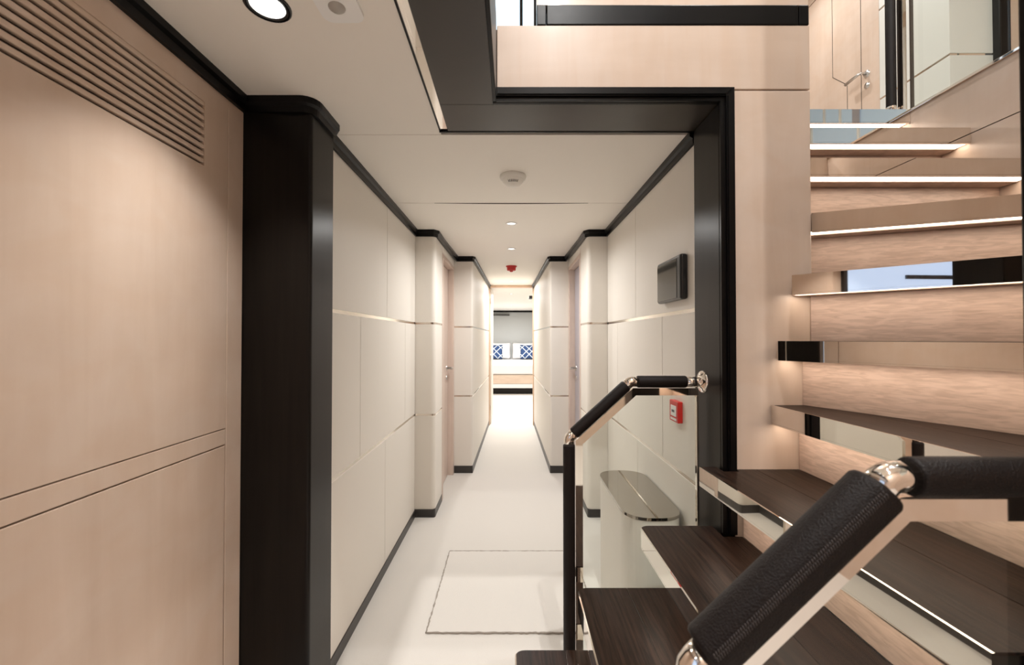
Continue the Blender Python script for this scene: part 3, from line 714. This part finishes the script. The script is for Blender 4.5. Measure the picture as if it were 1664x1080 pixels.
MB().lathe([(0.020, 0), (0.019, 0.004), (0.013, 0.009), (0, 0.011)], T).build('lens', M['greylens'], t)
t = thing('touch_panel', 'black touch screen panel on the cream corridor wall', 'touch panel', (0.70, 1.87, 1.5))
B(0.672, 0.703, 1.685, 1.955, 1.455, 1.638, 0.010, 4).build('housing', M['black'], t)
B(0.6705, 0.6745, 1.722, 1.948, 1.464, 1.624, 0.001).build('screen', M['screen'], t)
t = thing('fire_call_point', 'small red manual fire call point on the cream wall behind the glass', 'fire call point', (0.70, 1.79, 0.95))
B(0.682, 0.703, 1.745, 1.836, 0.949, 1.037, 0.003).build('housing', M['red'], t)
B(0.680, 0.6835, 1.762, 1.818, 0.973, 1.017, 0.001).build('window_plate', M['printed'], t)
B(0.6792, 0.6805, 1.777, 1.805, 0.989, 0.999).build('symbol', M['ink'], t)
B(0.6808, 0.6825, 1.760, 1.822, 0.956, 0.965).build('caption_strip', M['printed'], t)

# hatch cut in the carpet, built as a thin raised mat
t = thing('floor_hatch', 'cream rectangular carpet hatch with thin grey edge in the corridor floor', 'mat', (0, 2.24, 0))
m = MB()
def ragged(x0, y0, x1, y1):
    n = 60; L = math.hypot(x1 - x0, y1 - y0); ux, uy = (x1 - x0) / L, (y1 - y0) / L
    a = []; b = []
    for k in range(n + 1):
        s = L * k / n
        a.append((x0 + ux * s - uy * (0.0008 + random.random() * 0.0045), y0 + uy * s + ux * (0.0008 + random.random() * 0.0045)))
        b.append((x0 + ux * s + uy * (0.0008 + random.random() * 0.0045), y0 + uy * s - ux * (0.0008 + random.random() * 0.0045)))
    m.prism(a + b[::-1], 0.0005, 0.007)
X0, X1, Y0, Y1 = -0.375, 0.385, 1.885, 2.60
ragged(X0, Y0, X1, Y0); ragged(X0, Y1, X1, Y1); ragged(X0, Y0, X0, Y1); ragged(X1, Y0, X1, Y1)
m.build('edge', M['hatch_edge'], t)
B(X0, X1, Y0, Y1, 0.0002, 0.0065).build('pile', M['carpet'], t)

# console by the right wall, seen through the glass
t = thing('console_cabinet', 'cream capsule shaped console with grey mirror top behind the glass', 'cabinet', (0.585, 2.0, 0))
poly = rounded([(0.458, 1.69), (0.699, 1.69), (0.699, 2.30), (0.458, 2.30)], [0, 1, 2, 3], 0.115, 12)
MB().prism([(0.58 + (q[0] - 0.58) * 0.985, 2.0 + (q[1] - 2.0) * 0.993) for q in poly], 0, 0.575).build('body', M['cream'], t)
MB().prism(poly, 0.575, 0.587).build('top', M['console_top'], t)

# bed
t = thing('bed', 'double bed with white linen and wooden base seen through the far doorway', 'bed', (0, 10.9, 0))
B(-0.9, 0.9, 9.90, 12.1, 0, 0.135).build('plinth', M['wenge'], t)
B(-0.95, 0.95, 9.87, 12.15, 0.136, 0.235, 0.01).build('lower_base', M['linen'], t)
B(-1.0, 1.0, 9.86, 12.2, 0.236, 0.44, 0.01).build('base', M['bed_wood'], t)
B(-0.97, 0.97, 9.88, 12.2, 0.441, 0.70, 0.06, 4).build('mattress', M['linen'], t)
def pillow(name, x, y, z, w, h, d, mat, label, tilt=0.25):
    m = MB(); n = 14; grid = {}
    for s in (1, -1):
        for i in range(n + 1):
            for j in range(n + 1):
                u, v = i / n * 2 - 1, j / n * 2 - 1
                if s == -1 and (i in (0, n) or j in (0, n)): grid[s, i, j] = grid[1, i, j]; continue
                th = (max(0, (1 - u ** 4)) * max(0, (1 - v ** 4))) ** 0.5
                k = 1 - 0.05 * (1 - abs(u * v))
                grid[s, i, j] = m.bm.verts.new((u * w / 2 * k, -s * d / 2 * th, v * h / 2 * k))
        for i in range(n):
            for j in range(n):
                q = [grid[s, i, j], grid[s, i + 1, j], grid[s, i + 1, j + 1], grid[s, i, j + 1]]
                f = m.bm.faces.new(q if s == 1 else q[::-1]); f.smooth = True
    o = m.build(name, mat); o.location = (x, y, z); o.rotation_euler = (-tilt, 0, 0)
    return o
for sx, sd in ((-1, 'left'), (1, 'right')):
    tag(pillow('pillow', sx * 0.33, 12.02, 0.70 + 0.24, 0.62, 0.46, 0.14, M['linen'], ''), 'large white pillow on the bed behind the %s blue cushion' % sd, 'pillow', 'white pillows on the bed')
    tag(pillow('cushion', sx * 0.49, 11.80, 0.70 + 0.215, 0.50, 0.40, 0.12, M['cushion'], ''), 'blue lattice patterned cushion on the %s half of the bed' % sd, 'cushion', 'blue cushions on the bed')

for o in bpy.data.objects:
    if '_w' in o: del o['_w']
